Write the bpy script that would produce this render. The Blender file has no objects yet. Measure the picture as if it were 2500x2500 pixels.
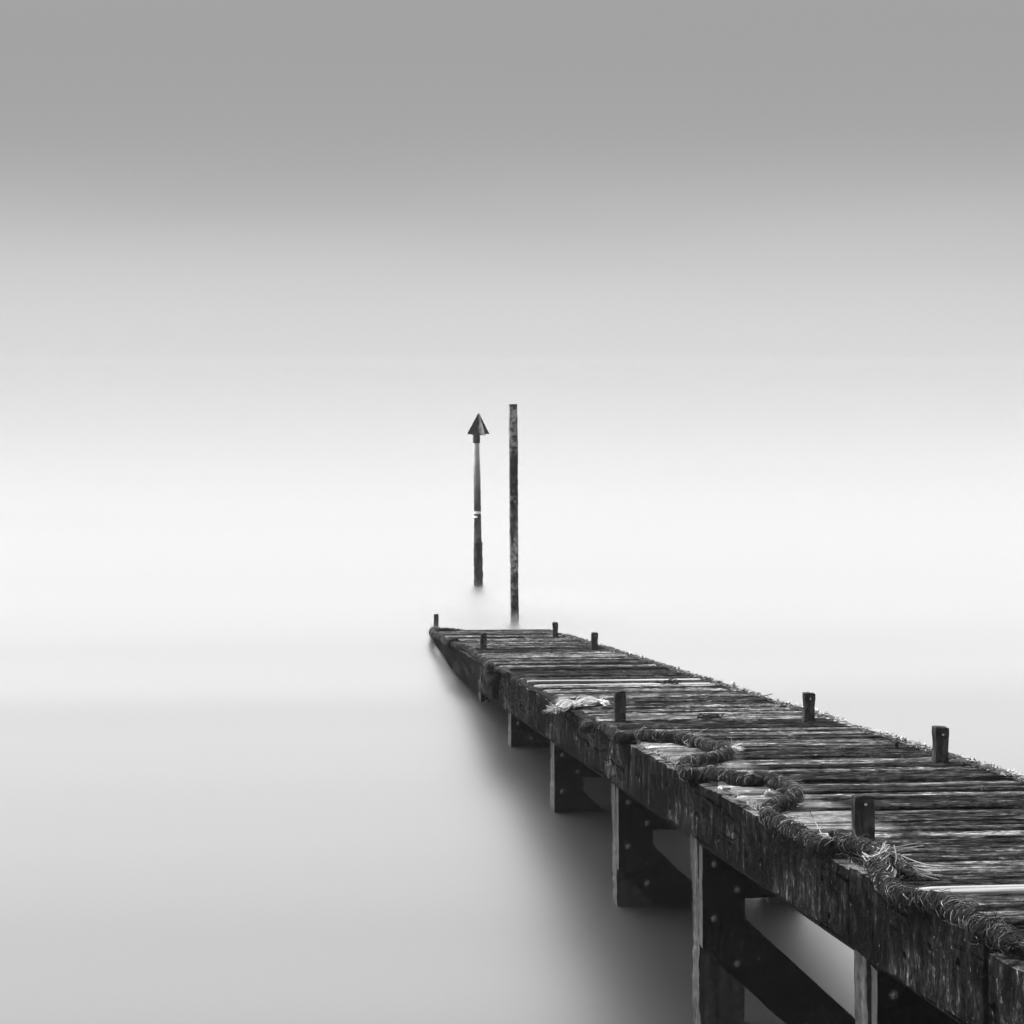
import bpy, bmesh, math, random
from mathutils import Vector, Matrix, noise
random.seed(7)
sc = bpy.context.scene
COL = sc.collection
R = math.radians

# ------------------------------------------------------------------ measures
F = 5500.0                 # focal length in pixels of the 2500 px photograph
HC = 2.736                 # eye height over the water
TH = R(4.19)               # the camera looks this far to the right of the pier's axis
SLOPE = 0.078              # the pier walks down into the water
PX0, PY0 = 1025.0, 880.0   # principal point
CAM = Vector((0, 0, HC))
FW = Vector((math.sin(TH), math.cos(TH), 0)); RT = Vector((math.cos(TH), -math.sin(TH), 0))
def ray(px, py): return FW + RT * ((px - PX0) / F) + Vector((0, 0, (PY0 - py) / F))
def deck_z(y, off=0.0): return HC - 0.964 - SLOPE * y + off
def on_deck(px, py, off=0.0):
    d = ray(px, py); t = (-0.964 + off) / (d.z + SLOPE * d.y); return CAM + d * t
def on_x(px, py, X):
    d = ray(px, py); return CAM + d * (X / d.x)
def on_y(px, py, Y):
    d = ray(px, py); return CAM + d * (Y / d.y)
def on_water(px, py):
    d = ray(px, py); return CAM + d * (-HC / d.z)
XL, XR = 1.783, 2.978      # ends of the deck boards
XB = 1.738                 # outer face of the left side beam
XC = 1.797                 # outer face of the left piles
Y0, Y1 = 2.6, 22.75        # near and far end of the pier

# ------------------------------------------------------------------ helpers
def link(o, parent=None):
    COL.objects.link(o)
    if parent: o.parent = parent
    return o
def thing(name, label, cat, loc=(0, 0, 0), group=None):
    o = bpy.data.objects.new(name, None); o.empty_display_size = .1
    o.location = loc; link(o); o['label'] = label; o['category'] = cat
    if group: o['group'] = group
    bpy.context.view_layer.update()
    return o
def tag(o, label=None, cat=None, group=None, kind=None):
    for k, v in (('label', label), ('category', cat), ('group', group), ('kind', kind)):
        if v: o[k] = v
    return o
def mesh_obj(name, verts, faces, mat, parent=None, smooth=False, origin=None):
    if origin is None:
        origin = Vector((sum(v[0] for v in verts), sum(v[1] for v in verts), sum(v[2] for v in verts))) / max(1, len(verts))
    origin = Vector(origin)
    me = bpy.data.meshes.new(name)
    me.from_pydata([tuple(Vector(v) - origin) for v in verts], [], faces)
    me.update()
    if smooth:
        me.polygons.foreach_set('use_smooth', [True] * len(me.polygons))
    me.materials.append(mat)
    o = bpy.data.objects.new(name, me)
    link(o, parent)
    o.location = origin - (world_loc(parent) if parent else Vector((0, 0, 0)))
    return o
def world_loc(o):
    p = Vector((0, 0, 0))
    while o is not None:
        p += o.location; o = o.parent
    return p
def n3(p, s=1.0, seed=0.0):
    return noise.noise(Vector((p[0] * s + seed, p[1] * s + seed * 1.7, p[2] * s - seed)))

class MB:
    def __init__(self): self.v = []; self.f = []
    def tube(self, pts, radii, n=6, cap=True):
        pts = [Vector(p) for p in pts]
        base = len(self.v); up = None
        for i, p in enumerate(pts):
            t = (pts[min(i + 1, len(pts) - 1)] - pts[max(i - 1, 0)])
            if t.length < 1e-9: t = Vector((0, 0, 1))
            t.normalize()
            if up is None:
                up = Vector((0, 0, 1)) if abs(t.z) < .9 else Vector((1, 0, 0))
            side = t.cross(up).normalized(); up = side.cross(t).normalized()
            r = radii[i] if isinstance(radii, (list, tuple)) else radii
            for k in range(n):
                a = 2 * math.pi * k / n
                self.v.append(p + side * (math.cos(a) * r) + up * (math.sin(a) * r))
        for i in range(len(pts) - 1):
            for k in range(n):
                a = base + i * n + k; b = base + i * n + (k + 1) % n
                self.f.append((a, b, b + n, a + n))
        if cap and n > 2:
            self.f.append(tuple(base + k for k in reversed(range(n))))
            self.f.append(tuple(base + (len(pts) - 1) * n + k for k in range(n)))
    def grid_box(self, A, B, C, D, th_vec, nl, nh, nt, disp):
        """solid slab: quad A,B,C,D (A-B length, A-D height), thickness vector; disp(point)->offset"""
        A, B, C, D, T = map(Vector, (A, B, C, D, th_vec))
        idx = {}
        def P(i, j, k):
            key = (i, j, k)
            if key not in idx:
                u, v, w = i / nl, j / nh, k / nt
                p = (A * (1 - u) + B * u) * (1 - v) + (D * (1 - u) + C * u) * v + T * w
                p = p + disp(p, u, v, w)
                idx[key] = len(self.v); self.v.append(p)
            return idx[key]
        for i in range(nl):
            for j in range(nh):
                self.f.append((P(i, j, 0), P(i, j + 1, 0), P(i + 1, j + 1, 0), P(i + 1, j, 0)))
                self.f.append((P(i, j, nt), P(i + 1, j, nt), P(i + 1, j + 1, nt), P(i, j + 1, nt)))
        for i in range(nl):
            for k in range(nt):
                self.f.append((P(i, 0, k), P(i + 1, 0, k), P(i + 1, 0, k + 1), P(i, 0, k + 1)))
                self.f.append((P(i, nh, k), P(i, nh, k + 1), P(i + 1, nh, k + 1), P(i + 1, nh, k)))
        for j in range(nh):
            for k in range(nt):
                self.f.append((P(0, j, k), P(0, j, k + 1), P(0, j + 1, k + 1), P(0, j + 1, k)))
                self.f.append((P(nl, j, k), P(nl, j + 1, k), P(nl, j + 1, k + 1), P(nl, j, k + 1)))
    def build(self, name, mat, parent=None, smooth=False, origin=None):
        o = mesh_obj(name, self.v, self.f, mat, parent, smooth, origin)
        bm = bmesh.new(); bm.from_mesh(o.data); bmesh.ops.recalc_face_normals(bm, faces=bm.faces); bm.to_mesh(o.data); bm.free()
        return o

def rough_disp(amp, scale=18.0, seed=0.0, edge=0.0, stretch=(1, 1, 1)):
    def d(p, u, v, w):
        q = Vector((p.x * stretch[0], p.y * stretch[1], p.z * stretch[2]))
        off = Vector((n3(q, scale, seed), n3(q, scale, seed + 5), n3(q, scale, seed + 9))) * amp
        if edge and (v < 1e-6 or v > 1 - 1e-6):
            off.z += (n3(q, 7, seed + 3) * .7 + n3(q, 23, seed + 2) * .5) * edge
        return off
    return d

# ------------------------------------------------------------------ materials
class NT:
    def __init__(self, name):
        self.m = bpy.data.materials.new(name); self.m.use_nodes = True
        self.t = self.m.node_tree; self.b = self.t.nodes['Principled BSDF']
        self.out = self.t.nodes['Material Output']
    def n(self, typ, **kw):
        x = self.t.nodes.new(typ)
        for k, v in kw.items():
            if k.startswith('i_'): x.inputs[int(k[2:]) if k[2:].isdigit() else k[2:]].default_value = v
            else: setattr(x, k, v)
        return x
    def l(self, a, b): self.t.links.new(a, b)
    def coords(self, scale=(1, 1, 1), kind='Object'):
        tc = self.n('ShaderNodeTexCoord'); mp = self.n('ShaderNodeMapping')
        mp.inputs['Scale'].default_value = scale; self.l(tc.outputs[kind], mp.inputs['Vector']); return mp.outputs[0]
    def noise(self, vec, scale, detail=4, rough=.6):
        x = self.n('ShaderNodeTexNoise'); x.inputs['Scale'].default_value = scale
        x.inputs['Detail'].default_value = detail; x.inputs['Roughness'].default_value = rough
        self.l(vec, x.inputs['Vector']); return x.outputs['Fac']
    def ramp(self, fac, stops, interp='LINEAR'):
        r = self.n('ShaderNodeValToRGB'); cr = r.color_ramp; cr.interpolation = interp
        while len(cr.elements) > 1: cr.elements.remove(cr.elements[-1])
        cr.elements[0].position = stops[0][0]; cr.elements[0].color = (stops[0][1],) * 3 + (1,)
        for p, v in stops[1:]:
            e = cr.elements.new(p); e.color = (v, v, v, 1)
        self.l(fac, r.inputs[0]); return r.outputs[0]
    def math(self, op, a, b=None, c=None):
        x = self.n('ShaderNodeMath', operation=op)
        for i, v in enumerate((a, b, c)):
            if v is None: continue
            if isinstance(v, (int, float)): x.inputs[i].default_value = v
            else: self.l(v, x.inputs[i])
        return x.outputs[0]
    def mix(self, f, a, b):
        x = self.n('ShaderNodeMix', data_type='FLOAT')
        for i, v in ((0, f), (2, a), (3, b)):
            if isinstance(v, (int, float)): x.inputs[i].default_value = v
            else: self.l(v, x.inputs[i])
        return x.outputs[0]
    def bump(self, h, strength=.5, dist=.01):
        x = self.n('ShaderNodeBump'); x.inputs['Strength'].default_value = strength; x.inputs['Distance'].default_value = dist
        self.l(h, x.inputs['Height']); self.l(x.outputs[0], self.b.inputs['Normal'])
    def done(self, col, rough=.8, spec=.3):
        if isinstance(col, (int, float)): self.b.inputs['Base Color'].default_value = (col, col, col, 1)
        else: self.l(col, self.b.inputs['Base Color'])
        if isinstance(rough, (int, float)): self.b.inputs['Roughness'].default_value = rough
        else: self.l(rough, self.b.inputs['Roughness'])
        self.b.inputs['Specular IOR Level'].default_value = spec
        return self.m

def deck_material():
    t = NT('weathered_deck_wood')
    v = t.coords((8, 62, 44)); v2 = t.coords((34, 150, 90)); v3 = t.coords((.8, 5, 5))
    a = t.noise(v, 1.0, 6, .68); b = t.noise(v2, 1.0, 4, .65); c = t.noise(v3, 1.0, 3, .5)
    geo = t.n('ShaderNodeNewGeometry'); rnd = geo.outputs['Random Per Island']
    s = t.math('ADD', t.math('MULTIPLY', a, .62), t.math('MULTIPLY', b, .38))
    s = t.math('ADD', s, t.math('MULTIPLY', t.math('SUBTRACT', rnd, .5), .13))
    s = t.math('ADD', s, t.math('MULTIPLY', t.math('SUBTRACT', c, .5), .08))
    colr = t.ramp(s, [(.40, .004), (.465, .015), (.52, .036), (.575, .09), (.65, .32)])
    ck = t.noise(t.coords((1.0, 70, 50)), 1.0, 5, .7)
    crack = t.ramp(ck, [(.0, 1), (.37, .06), (.40, .1), (.43, 1)])
    # boards rubbed pale where the rope chafes along their left ends
    pos = t.n('ShaderNodeNewGeometry'); px_ = t.n('ShaderNodeSeparateXYZ'); t.l(pos.outputs['Position'], px_.inputs[0])
    xx = t.math('ADD', px_.outputs['X'], t.math('MULTIPLY', t.math('SUBTRACT', t.noise(t.coords((3, 5, 1)), 1, 3, .5), .5), .25))
    mk = t.ramp(t.math('SUBTRACT', 3.0, xx), [(.90, 0), (1.0, 1)])
    yr = t.n('ShaderNodeMapRange'); t.l(px_.outputs['Y'], yr.inputs[0]); yr.inputs[1].default_value = 0; yr.inputs[2].default_value = 20
    mk = t.math('MULTIPLY', mk, t.ramp(yr.outputs[0], [(.345, 0), (.365, 1), (.425, 1), (.44, .25), (.455, .9), (.53, 1), (.55, 0)]))
    colr = t.math('MULTIPLY', t.math('ADD', colr, t.math('MULTIPLY', mk, .03)), t.math('ADD', 1.0, t.math('MULTIPLY', mk, 1.6)))
    colr = t.math('MULTIPLY', colr, crack); s = t.math('ADD', s, t.math('MULTIPLY', crack, .25))
    t.bump(s, 1.0, .010)
    return t.done(colr, .9, 0)
def beam_material():
    t = NT('tarred_beam_wood')
    a = t.noise(t.coords((24, 20, 11)), 1, 6, .72); b = t.noise(t.coords((75, 75, 50)), 1, 4, .7)
    c = t.noise(t.coords((4, 1.5, 3)), 1, 3, .5); d = t.noise(t.coords((46, 40, 34)), 1, 3, .7)
    s = t.math('ADD', t.math('MULTIPLY', a, .48), t.math('MULTIPLY', b, .28))
    s = t.math('ADD', s, t.math('MULTIPLY', c, .24))
    colr = t.ramp(s, [(.39, .002), (.48, .005), (.55, .013), (.60, .05), (.66, .24)])
    speck = t.ramp(d, [(.66, 0), (.74, .15)])
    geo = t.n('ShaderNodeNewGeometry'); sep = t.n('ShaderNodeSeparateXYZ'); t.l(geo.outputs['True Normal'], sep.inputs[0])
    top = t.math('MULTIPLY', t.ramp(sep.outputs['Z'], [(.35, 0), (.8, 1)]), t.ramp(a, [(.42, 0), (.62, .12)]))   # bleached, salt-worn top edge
    tc = t.n('ShaderNodeTexCoord'); m1 = t.n('ShaderNodeMapping'); m1.inputs['Rotation'].default_value = (math.atan(SLOPE), 0, 0); t.l(tc.outputs['Object'], m1.inputs[0])
    m2 = t.n('ShaderNodeMapping'); m2.inputs['Scale'].default_value = (12, .8, 21); t.l(m1.outputs[0], m2.inputs[0])
    ck = t.noise(m2.outputs[0], 1.0, 4, .7)
    crack = t.ramp(ck, [(.0, 1), (.34, .15), (.365, .15), (.39, 1)])
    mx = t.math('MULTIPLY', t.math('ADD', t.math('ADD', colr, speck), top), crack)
    s = t.math('ADD', s, t.math('MULTIPLY', crack, .3))
    t.bump(t.math('ADD', s, t.math('MULTIPLY', b, .3)), 1.0, .012)
    return t.done(mx, .9, 0)
def dark_wood(name, lo, hi, streak=(14, 14, 1.2), spec=.2, flecks=0, ends=0):
    t = NT(name)
    a = t.noise(t.coords(streak), 1, 6, .65); b = t.noise(t.coords((40, 40, 40)), 1, 3, .6)
    s = t.math('ADD', t.math('MULTIPLY', a, .7), t.math('MULTIPLY', b, .3))
    colr = t.ramp(s, [(.38, lo), (.52, (lo * 2 + hi) / 3), (.66, hi)])
    if flecks:
        f = t.ramp(t.noise(t.coords((55, 55, 55)), 1, 2, .6), [(.61, 0), (.68, flecks)]); g = t.ramp(t.noise(t.coords((4, 4, 4)), 1, 2, .5), [(.48, 0), (.6, 1)])
        colr = t.math('ADD', colr, t.math('MULTIPLY', f, g))
    if ends:      # side light on the sawn beam ends, painted in as a paler colour
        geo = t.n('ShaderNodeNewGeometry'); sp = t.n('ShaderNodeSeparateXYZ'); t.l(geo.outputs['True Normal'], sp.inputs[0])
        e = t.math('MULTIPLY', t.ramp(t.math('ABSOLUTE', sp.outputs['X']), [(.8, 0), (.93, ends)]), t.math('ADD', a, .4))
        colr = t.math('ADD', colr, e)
    t.bump(s, .7, .006)
    return t.done(colr, .82, spec)
def encrusted(name, lo, hi, cover=.52):
    t = NT(name)
    a = t.noise(t.coords((34, 34, 24)), 1, 4, .75); b = t.noise(t.coords((6, 6, 1.6)), 1, 2, .5)
    s = t.math('ADD', t.math('MULTIPLY', a, .6), t.math('MULTIPLY', b, .4))
    colr = t.ramp(s, [(cover - .06, lo), (cover, (lo * 3 + hi) / 4), (cover + .06, hi)])
    t.bump(a, .8, .006)
    return t.done(colr, .85, .2)
def fibre_material(name, lo, hi):
    t = NT(name); geo = t.n('ShaderNodeNewGeometry')
    colr = t.ramp(geo.outputs['Random Per Island'], [(0, lo), (.55, lo * 1.8), (.85, (lo * 5 + hi) / 6), (1, hi)])
    return t.done(colr, .8, .2)
def plain(name, lo, hi, scale=20, rough=.7, spec=.3):
    t = NT(name); a = t.noise(t.coords((1, 1, 1)), scale, 5, .6)
    t.bump(a, .4, .004)
    return t.done(t.ramp(a, [(.35, lo), (.65, hi)]), rough, spec)

M = dict(
    deck=deck_material(), beam=beam_material(),
    pile=dark_wood('wet_pile_wood', .008, .10, (22, 22, 1.6), .05), post=dark_wood('post_wood', .004, .06, (24, 24, 9), .03),
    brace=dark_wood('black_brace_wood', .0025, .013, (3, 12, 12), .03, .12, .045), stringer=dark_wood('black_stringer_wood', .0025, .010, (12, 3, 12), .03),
    pale=None, rope=plain('rope_core', .002, .012, 60, .95, .05), fibre=fibre_material('rope_fibre', .005, .27),
    paleFibre=fibre_material('pale_fibre', .30, .8), straw=fibre_material('straw_blades', .10, .34),
    bolt=plain('bolt_iron', .012, .09, 40, .7, .3), palebolt=plain('bolt_galvanised', .06, .2, 60, .5, .5),
    weed=plain('black_weed', .001, .006, 50, .9, .1),
    tall=encrusted('barnacled_post', .012, .32, .515), sleeve=encrusted('barnacled_sleeve', .008, .12, .52),
    pole=plain('painted_pole', .10, .17, 8, .5, .4), tape=plain('white_tape', .6, .8, 8, .5, .4),
    tmark=encrusted('lit_topmark', .03, .25, .5), tdark=plain('dark_topmark', .02, .05, 12, .7, .2),  # first: topmark's lit side as a paler colour; second: plain dark
)
def pale_board():
    t = NT('new_pale_board'); a = t.noise(t.coords((1.2, 30, 20)), 1, 5, .6)
    t.bump(a, .3, .003); return t.done(t.ramp(a, [(.38, .05), (.48, .15), (.62, .23)]), .7, .1)
M['pale'] = pale_board()

# ------------------------------------------------------------------ pier
pier = thing('pier', 'long dark timber pier sloping down into pale misty water', 'pier', (2.4, 4.0, 0))

# deck boards: one mesh of separate, individually warped boards
def board(mb, ya, yb, xl, xr, dz, tilt, skew, seed, ns=11, nx=46, thick=.042, amp=.0040):
    prof = [random.uniform(-1, 1) for _ in range(ns + 1)]
    base = len(mb.v)
    rows = []
    for j in range(ns + 1):
        w = j / ns
        row = []
        for i in range(nx + 1):
            u = i / nx
            x = xl + (xr - xl) * u
            y = ya + (yb - ya) * w + skew * (x - 2.4) + n3((x * 2.2, w * 3, seed), 1, 3) * .004
            g = n3((x * 1.4, w * 9 + seed * 3, seed), 1.0, 1) * .6 + prof[j] * .9 + n3((x * 7, w * 20 + seed, 5), 1.0, 2) * .6
            z = dz + tilt * (w - .5) + g * amp + n3((x * .9, seed, 0), 1, 4) * .003
            if j == 0 or j == ns: z -= .004 + abs(n3((x * 9, seed, j), 1, 6)) * .005
            if i == 0 or i == nx: z -= .003
            row.append(Vector((x + (n3((w * 9, seed, 1), 1, 8) * .006 if i in (0, nx) else 0), y, deck_z(y, z))))
        rows.append(row)
    idx = []
    for row in rows:
        idx.append([len(mb.v) + k for k in range(len(row))]); mb.v.extend(row)
    low = {}
    def L(j, i):
        if (j, i) not in low:
            p = mb.v[idx[j][i]].copy(); p.z = deck_z(p.y, dz - thick); low[(j, i)] = len(mb.v); mb.v.append(p)
        return low[(j, i)]
    for j in range(ns):
        for i in range(nx): mb.f.append((idx[j][i], idx[j][i + 1], idx[j + 1][i + 1], idx[j + 1][i]))
    for i in range(nx):
        mb.f.append((idx[0][i], L(0, i), L(0, i + 1), idx[0][i + 1]))
        mb.f.append((idx[ns][i], idx[ns][i + 1], L(ns, i + 1), L(ns, i)))
    for j in range(ns):
        mb.f.append((idx[j][0], idx[j + 1][0], L(j + 1, 0), L(j, 0)))
        mb.f.append((idx[j][nx], L(j, nx), L(j + 1, nx), idx[j + 1][nx]))
    mb.f.append((L(0, 0), L(ns, 0), L(ns, nx), L(0, nx)))

pale_spans = [(on_deck(2350, 2180).y, on_deck(2350, 2163).y), (14.28, 14.38), (14.70, 14.79)]
deck = MB(); y = Y0; k = 0
while y < Y1:
    hit = None
    for a, b in pale_spans:
        if y < b and y + .17 > a and y <= a + .12: hit = (a, b)
    if hit:
        a, b = hit
        if a - y > .06: board(deck, y, a - .012, XL + .004, XR, random.uniform(-.006, .001), 0, .012, k)
        k += 1
        pb = MB(); board(pb, a, b, XL + .006, XR - .002, .005, .001, .012, k, ns=5, nx=30, amp=.0012)
        o = pb.build('replacement_board', M['pale'], pier, True)
        o['label'] = 'new pale replacement board across the dark deck'
        y = b + .01
    else:
        w = random.choice([.085, .10, .115, .13, .15, .19])
        for a, b in pale_spans:
            if y < a < y + w + .05: w = max(.05, a - y - .012)
        gap = random.choice([.012, .018, .028, .042])
        board(deck, y, y + w - gap, XL + random.uniform(-.004, .014), XR + random.uniform(-.012, .012),
              random.gauss(0, .0055), random.uniform(-.007, .009), .012 + random.uniform(-.006, .006), k)
        y += w
    k += 1
deck.build('deck', M['deck'], pier, True)

# left side beam in the sections whose butt joints show
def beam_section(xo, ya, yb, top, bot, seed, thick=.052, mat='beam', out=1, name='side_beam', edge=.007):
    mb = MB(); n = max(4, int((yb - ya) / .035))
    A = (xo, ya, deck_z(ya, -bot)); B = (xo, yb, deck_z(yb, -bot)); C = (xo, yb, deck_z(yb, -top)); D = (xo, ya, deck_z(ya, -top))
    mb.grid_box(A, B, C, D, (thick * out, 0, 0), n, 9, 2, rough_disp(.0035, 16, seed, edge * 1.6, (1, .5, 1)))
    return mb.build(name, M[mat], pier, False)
cuts = [Y0, 5.28, 6.50, 8.02, 10.40, 16.0, Y1]
tops = [(.040, .262), (.017, .246), (.015, .240), (.014, .238), (.016, .240), (.020, .24)]
beams = []
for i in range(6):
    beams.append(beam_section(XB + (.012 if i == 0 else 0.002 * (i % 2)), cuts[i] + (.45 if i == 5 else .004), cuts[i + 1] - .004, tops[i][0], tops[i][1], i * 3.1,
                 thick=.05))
# bolt holes through the face
holes = [(2008, 2148), (2024, 2240), (2076, 2198), (2130, 2288), (2270, 2316), (2207, 2335), (2338, 2352), (2416, 2463),
         (1856, 2102), (1753, 2046), (1780, 2062), (1822, 2090), (1473, 1831), (1481, 1900), (1606, 1913), (1625, 1917), (1634, 1975), (1700, 1990),
         (1405, 1800), (1370, 1795), (1560, 1890), (1576, 2000)]
cut_mb = {}
for (hx, hy) in holes:
    p = on_x(hx, hy, XB)
    for i in range(6):
        if cuts[i] < p.y < cuts[i + 1]:
            m = cut_mb.setdefault(i, MB())
            m.tube([p + Vector((-.03, 0, 0)), p + Vector((.028, 0, 0))], .014 + random.uniform(0, .004), 12)
for i, m in cut_mb.items():
    cutter = m.build('cutter', M['beam'])
    md = beams[i].modifiers.new('holes', 'BOOLEAN'); md.operation = 'DIFFERENCE'; md.object = cutter; md.solver = 'EXACT'
    dg = bpy.context.evaluated_depsgraph_get(); bpy.context.view_layer.update()
    dg = bpy.context.evaluated_depsgraph_get()
    nm = bpy.data.meshes.new_from_object(beams[i].evaluated_get(dg))
    beams[i].modifiers.clear()
    if len(nm.vertices) > 50: beams[i].data = nm
    bpy.data.objects.remove(cutter, do_unlink=True)
# right side beam
for i in range(3):
    ya, yb = [(Y0, 9.0), (9.008, 15.5), (15.508, Y1)][i]
    beam_section(XR + .014, ya, yb, .03, .24, 20 + i, thick=.05)
# inner stringers
for xs in (1.802, 2.02, 2.50):
    mb = MB(); mb.grid_box((xs, Y0, deck_z(Y0, -.295)), (xs, Y1, deck_z(Y1, -.295)), (xs, Y1, deck_z(Y1, -.055)), (xs, Y0, deck_z(Y0, -.055)), (.075, 0, 0), 40, 2, 1, rough_disp(.002))
    mb.build('stringer', M['stringer'], pier)

def bolt(parent, p, r=.0135, mat='bolt', ax=(0, -1, 0)):
    mb = MB(); a = Vector(ax)
    mb.tube([p, p + a * .004], [r * 1.15, r * 1.1], 14)
    mb.tube([p + a * .003, p + a * .012, p + a * .016], [r * .95, r * .9, r * .5], 6)
    return mb.build('bolt', M[mat], parent)

def bent(yf, seed):
    dz = deck_z(yf)
    for (x0, side) in ((XC, 0), (2.57, 1)):
        mb = MB(); w = .200; dpt = .14
        zt, zb = dz - .05, -.9
        n = max(10, int((zt - zb) / .02))
        def dd(p, u, v, t, s=seed + side * 7):
            off = Vector((n3((p.x * 9, p.y * 9, p.z * 2.5), 1, s), n3((p.x * 20, 0, p.z * .8), 1, s + 2), 0)) * .003
            off += Vector((n3(p, 38, s), n3(p, 38, s + 4), 0)) * .004
            # the outer arris is eaten away towards the tide line
            if u < .01:
                wear = min(1, max(0, (.85 - p.z) / .5)); off.x += wear * (.014 + .003 * n3((0, p.y * 8, p.z * 9), 1, s) + .005 * n3((0, 0, p.z * 45), 1, s))
            return off
        mb.grid_box((x0, yf, zb), (x0 + w, yf, zb), (x0 + w, yf, zt), (x0, yf, zt), (0, dpt, 0), 4, n, 3, dd)
        mb.build('pile', M['pile'], pier)
    t = .068; e = random.uniform(-.01, .01)
    yw = yf - .004
    mb = MB(); x0, x1 = 1.808, 2.86
    mb.grid_box((x0, yw, dz - .51 + e), (x1, yw, dz - .51 + e), (x1, yw, dz - .302 + e), (x0, yw, dz - .302 + e), (0, -t, 0), 30, 5, 2, rough_disp(.003, 15, seed))
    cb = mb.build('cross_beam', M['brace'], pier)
    for (bx, bz) in ((x0 + .05, -.37), (x0 + .145, -.475)): bolt(cb, Vector((x0 + (bx - x0), yw - t, dz + bz + e)))
    # diagonal brace
    za = dz - .516 + e; L = za + .35
    xe = L / .92
    mb = MB()
    top0, bot0 = za, za - .195
    # quad: bottom edge then top edge, running down into the water
    A = (x0 + .001, yw, bot0); B = (x0 + .001 + (bot0 + .35) / .92, yw, -.35); C = (x0 + .09 + L / .92, yw, -.35); D = (x0 + .09, yw, top0)
    if bot0 > -.2:
        mb.grid_box(A, B, C, D, (0, -t, 0), 26, 6, 2, rough_disp(.003, 15, seed + 3))
        # square shoulder closing the left end
        b2 = MB(); v = [Vector((x0 + .001, yw, bot0)), Vector((x0 + .09, yw, top0)), Vector((x0 + .001, yw, top0))]
        v += [p + Vector((0, -t, 0)) for p in v]
        off = len(mb.v); mb.v.extend(v)
        mb.f.extend([(off, off + 1, off + 2), (off + 5, off + 4, off + 3), (off, off + 2, off + 5, off + 3), (off + 2, off + 1, off + 4, off + 5)])
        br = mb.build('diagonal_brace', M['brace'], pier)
        for (bx, bz) in ((.05, -.075), (.145, -.26)):
            if za + bz > .05: bolt(br, Vector((x0 + bx, yw - t, za + bz)), .015)

def y_of(px, X): # pier station of a point at image column px on the plane X
    d = ray(px, 1500); return d.y * X / d.x
for i, px in enumerate((2117, 1699.6, 1499, 1345, 1241, 1168)):
    bent(y_of(px, XC), i * 2.3 + 1)
bent(4.1, 31.0)

# short posts standing through the deck
rl = random.Random(5)
def deck_post(xa, xb, base_y, top_y, depth, seed, waist=0.0, bolt_on=True, name='deck_post'):
    p = on_deck((xa + xb) / 2, base_y); Y = p.y
    a = on_y(xa, base_y, Y).x; b = on_y(xb, base_y, Y).x; zt = on_y((xa + xb) / 2, top_y, Y).z
    zb = p.z - .06
    lean = rl.uniform(-.003, .003); slant = rl.uniform(-.006, .006)
    mb = MB()
    def dd(q, u, v, w):
        off = Vector((n3((q.x * 3, q.y, q.z * 14), 1, seed) * .003, n3((q.x, q.y * 3, q.z * 14), 1, seed + 1) * .003, 0))
        vv = max(0, (q.z - p.z) / max(.01, zt - p.z))
        off.x += (u - .5) * (-waist * math.sin(math.pi * min(1, vv * 1.1)))
        off.x += lean * vv; off.z += max(0, vv) * slant * (u - .5)
        if v > .95:   # worn, rounded head
            e = max(abs(u - .5) * 2, abs(w - .5) * 2)
            off.z -= .003 * e ** 6; off.x -= (u - .5) * .004; off.y -= (w - .5) * .004
            off.z += n3(q, 60, seed) * .004
        elif v > .88: off.x -= (u - .5) * .002
        return off
    mb.grid_box((a, Y, zb), (b, Y, zb), (b, Y, zt), (a, Y, zt), (0, depth, 0), 6, 22, 6, dd)
    o = mb.build(name, M['post'], pier, False)
    if bolt_on:
        q = Vector((a + (b - a) * .55, Y - .001, zt - (zt - p.z) * .2))
        m2 = MB(); m2.tube([q, q + Vector((0, -.006, 0)), q + Vector((0, -.009, 0))], [.0055, .005, .003], 8); m2.build('bolt', M['palebolt'], o)
    return o
deck_post(2087, 2135, 2050, 1943, .044, 1)
deck_post(1502, 1528, 1760, 1688, .045, 2, bolt_on=False)
deck_post(1173.5, 1188, 1586.5, 1546, .05, 3, bolt_on=False)
deck_post(1350, 1363.6, 1556, 1520, .05, 4, .008)
deck_post(1444, 1460, 1586.5, 1545, .05, 5, .006)
deck_post(1963, 1991, 1763, 1692.5, .05, 6, .012)
deck_post(2283, 2318, 1866, 1776, .056, 7, .010)
deck_post(2185, 2193, 1828, 1811, .012, 8, 0, False, 'edge_peg')

# ------------------------------------------------------------------ ropes
def smooth_path(pts, step, relax=0):
    """Catmull-Rom through pts, resampled"""
    P = [pts[0]] + pts + [pts[-1]]; out = []
    for i in range(1, len(P) - 2):
        a, b, c, d = P[i - 1], P[i], P[i + 1], P[i + 2]
        n = max(2, int((c - b).length / step))
        for k in range(n):
            t = k / n
            out.append(.5 * ((2 * b) + (c - a) * t + (2 * a - 5 * b + 4 * c - d) * t * t + (3 * b - a - 3 * c + d) * t ** 3))
    out.append(P[-2])
    for _ in range(relax):
        out = [out[0]] + [(out[i - 1] + out[i] * 2 + out[i + 1]) / 4 for i in range(1, len(out) - 1)] + [out[-1]]
    return out
def frames(path):
    fr = []; up = Vector((0, 0, 1))
    for i, p in enumerate(path):
        t = path[min(i + 1, len(path) - 1)] - path[max(i - 1, 0)]
        t.normalize(); side = t.cross(up)
        if side.length < 1e-4: side = Vector((1, 0, 0))
        side.normalize(); up = side.cross(t).normalized(); fr.append((p, t, side, up))
    return fr
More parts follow.
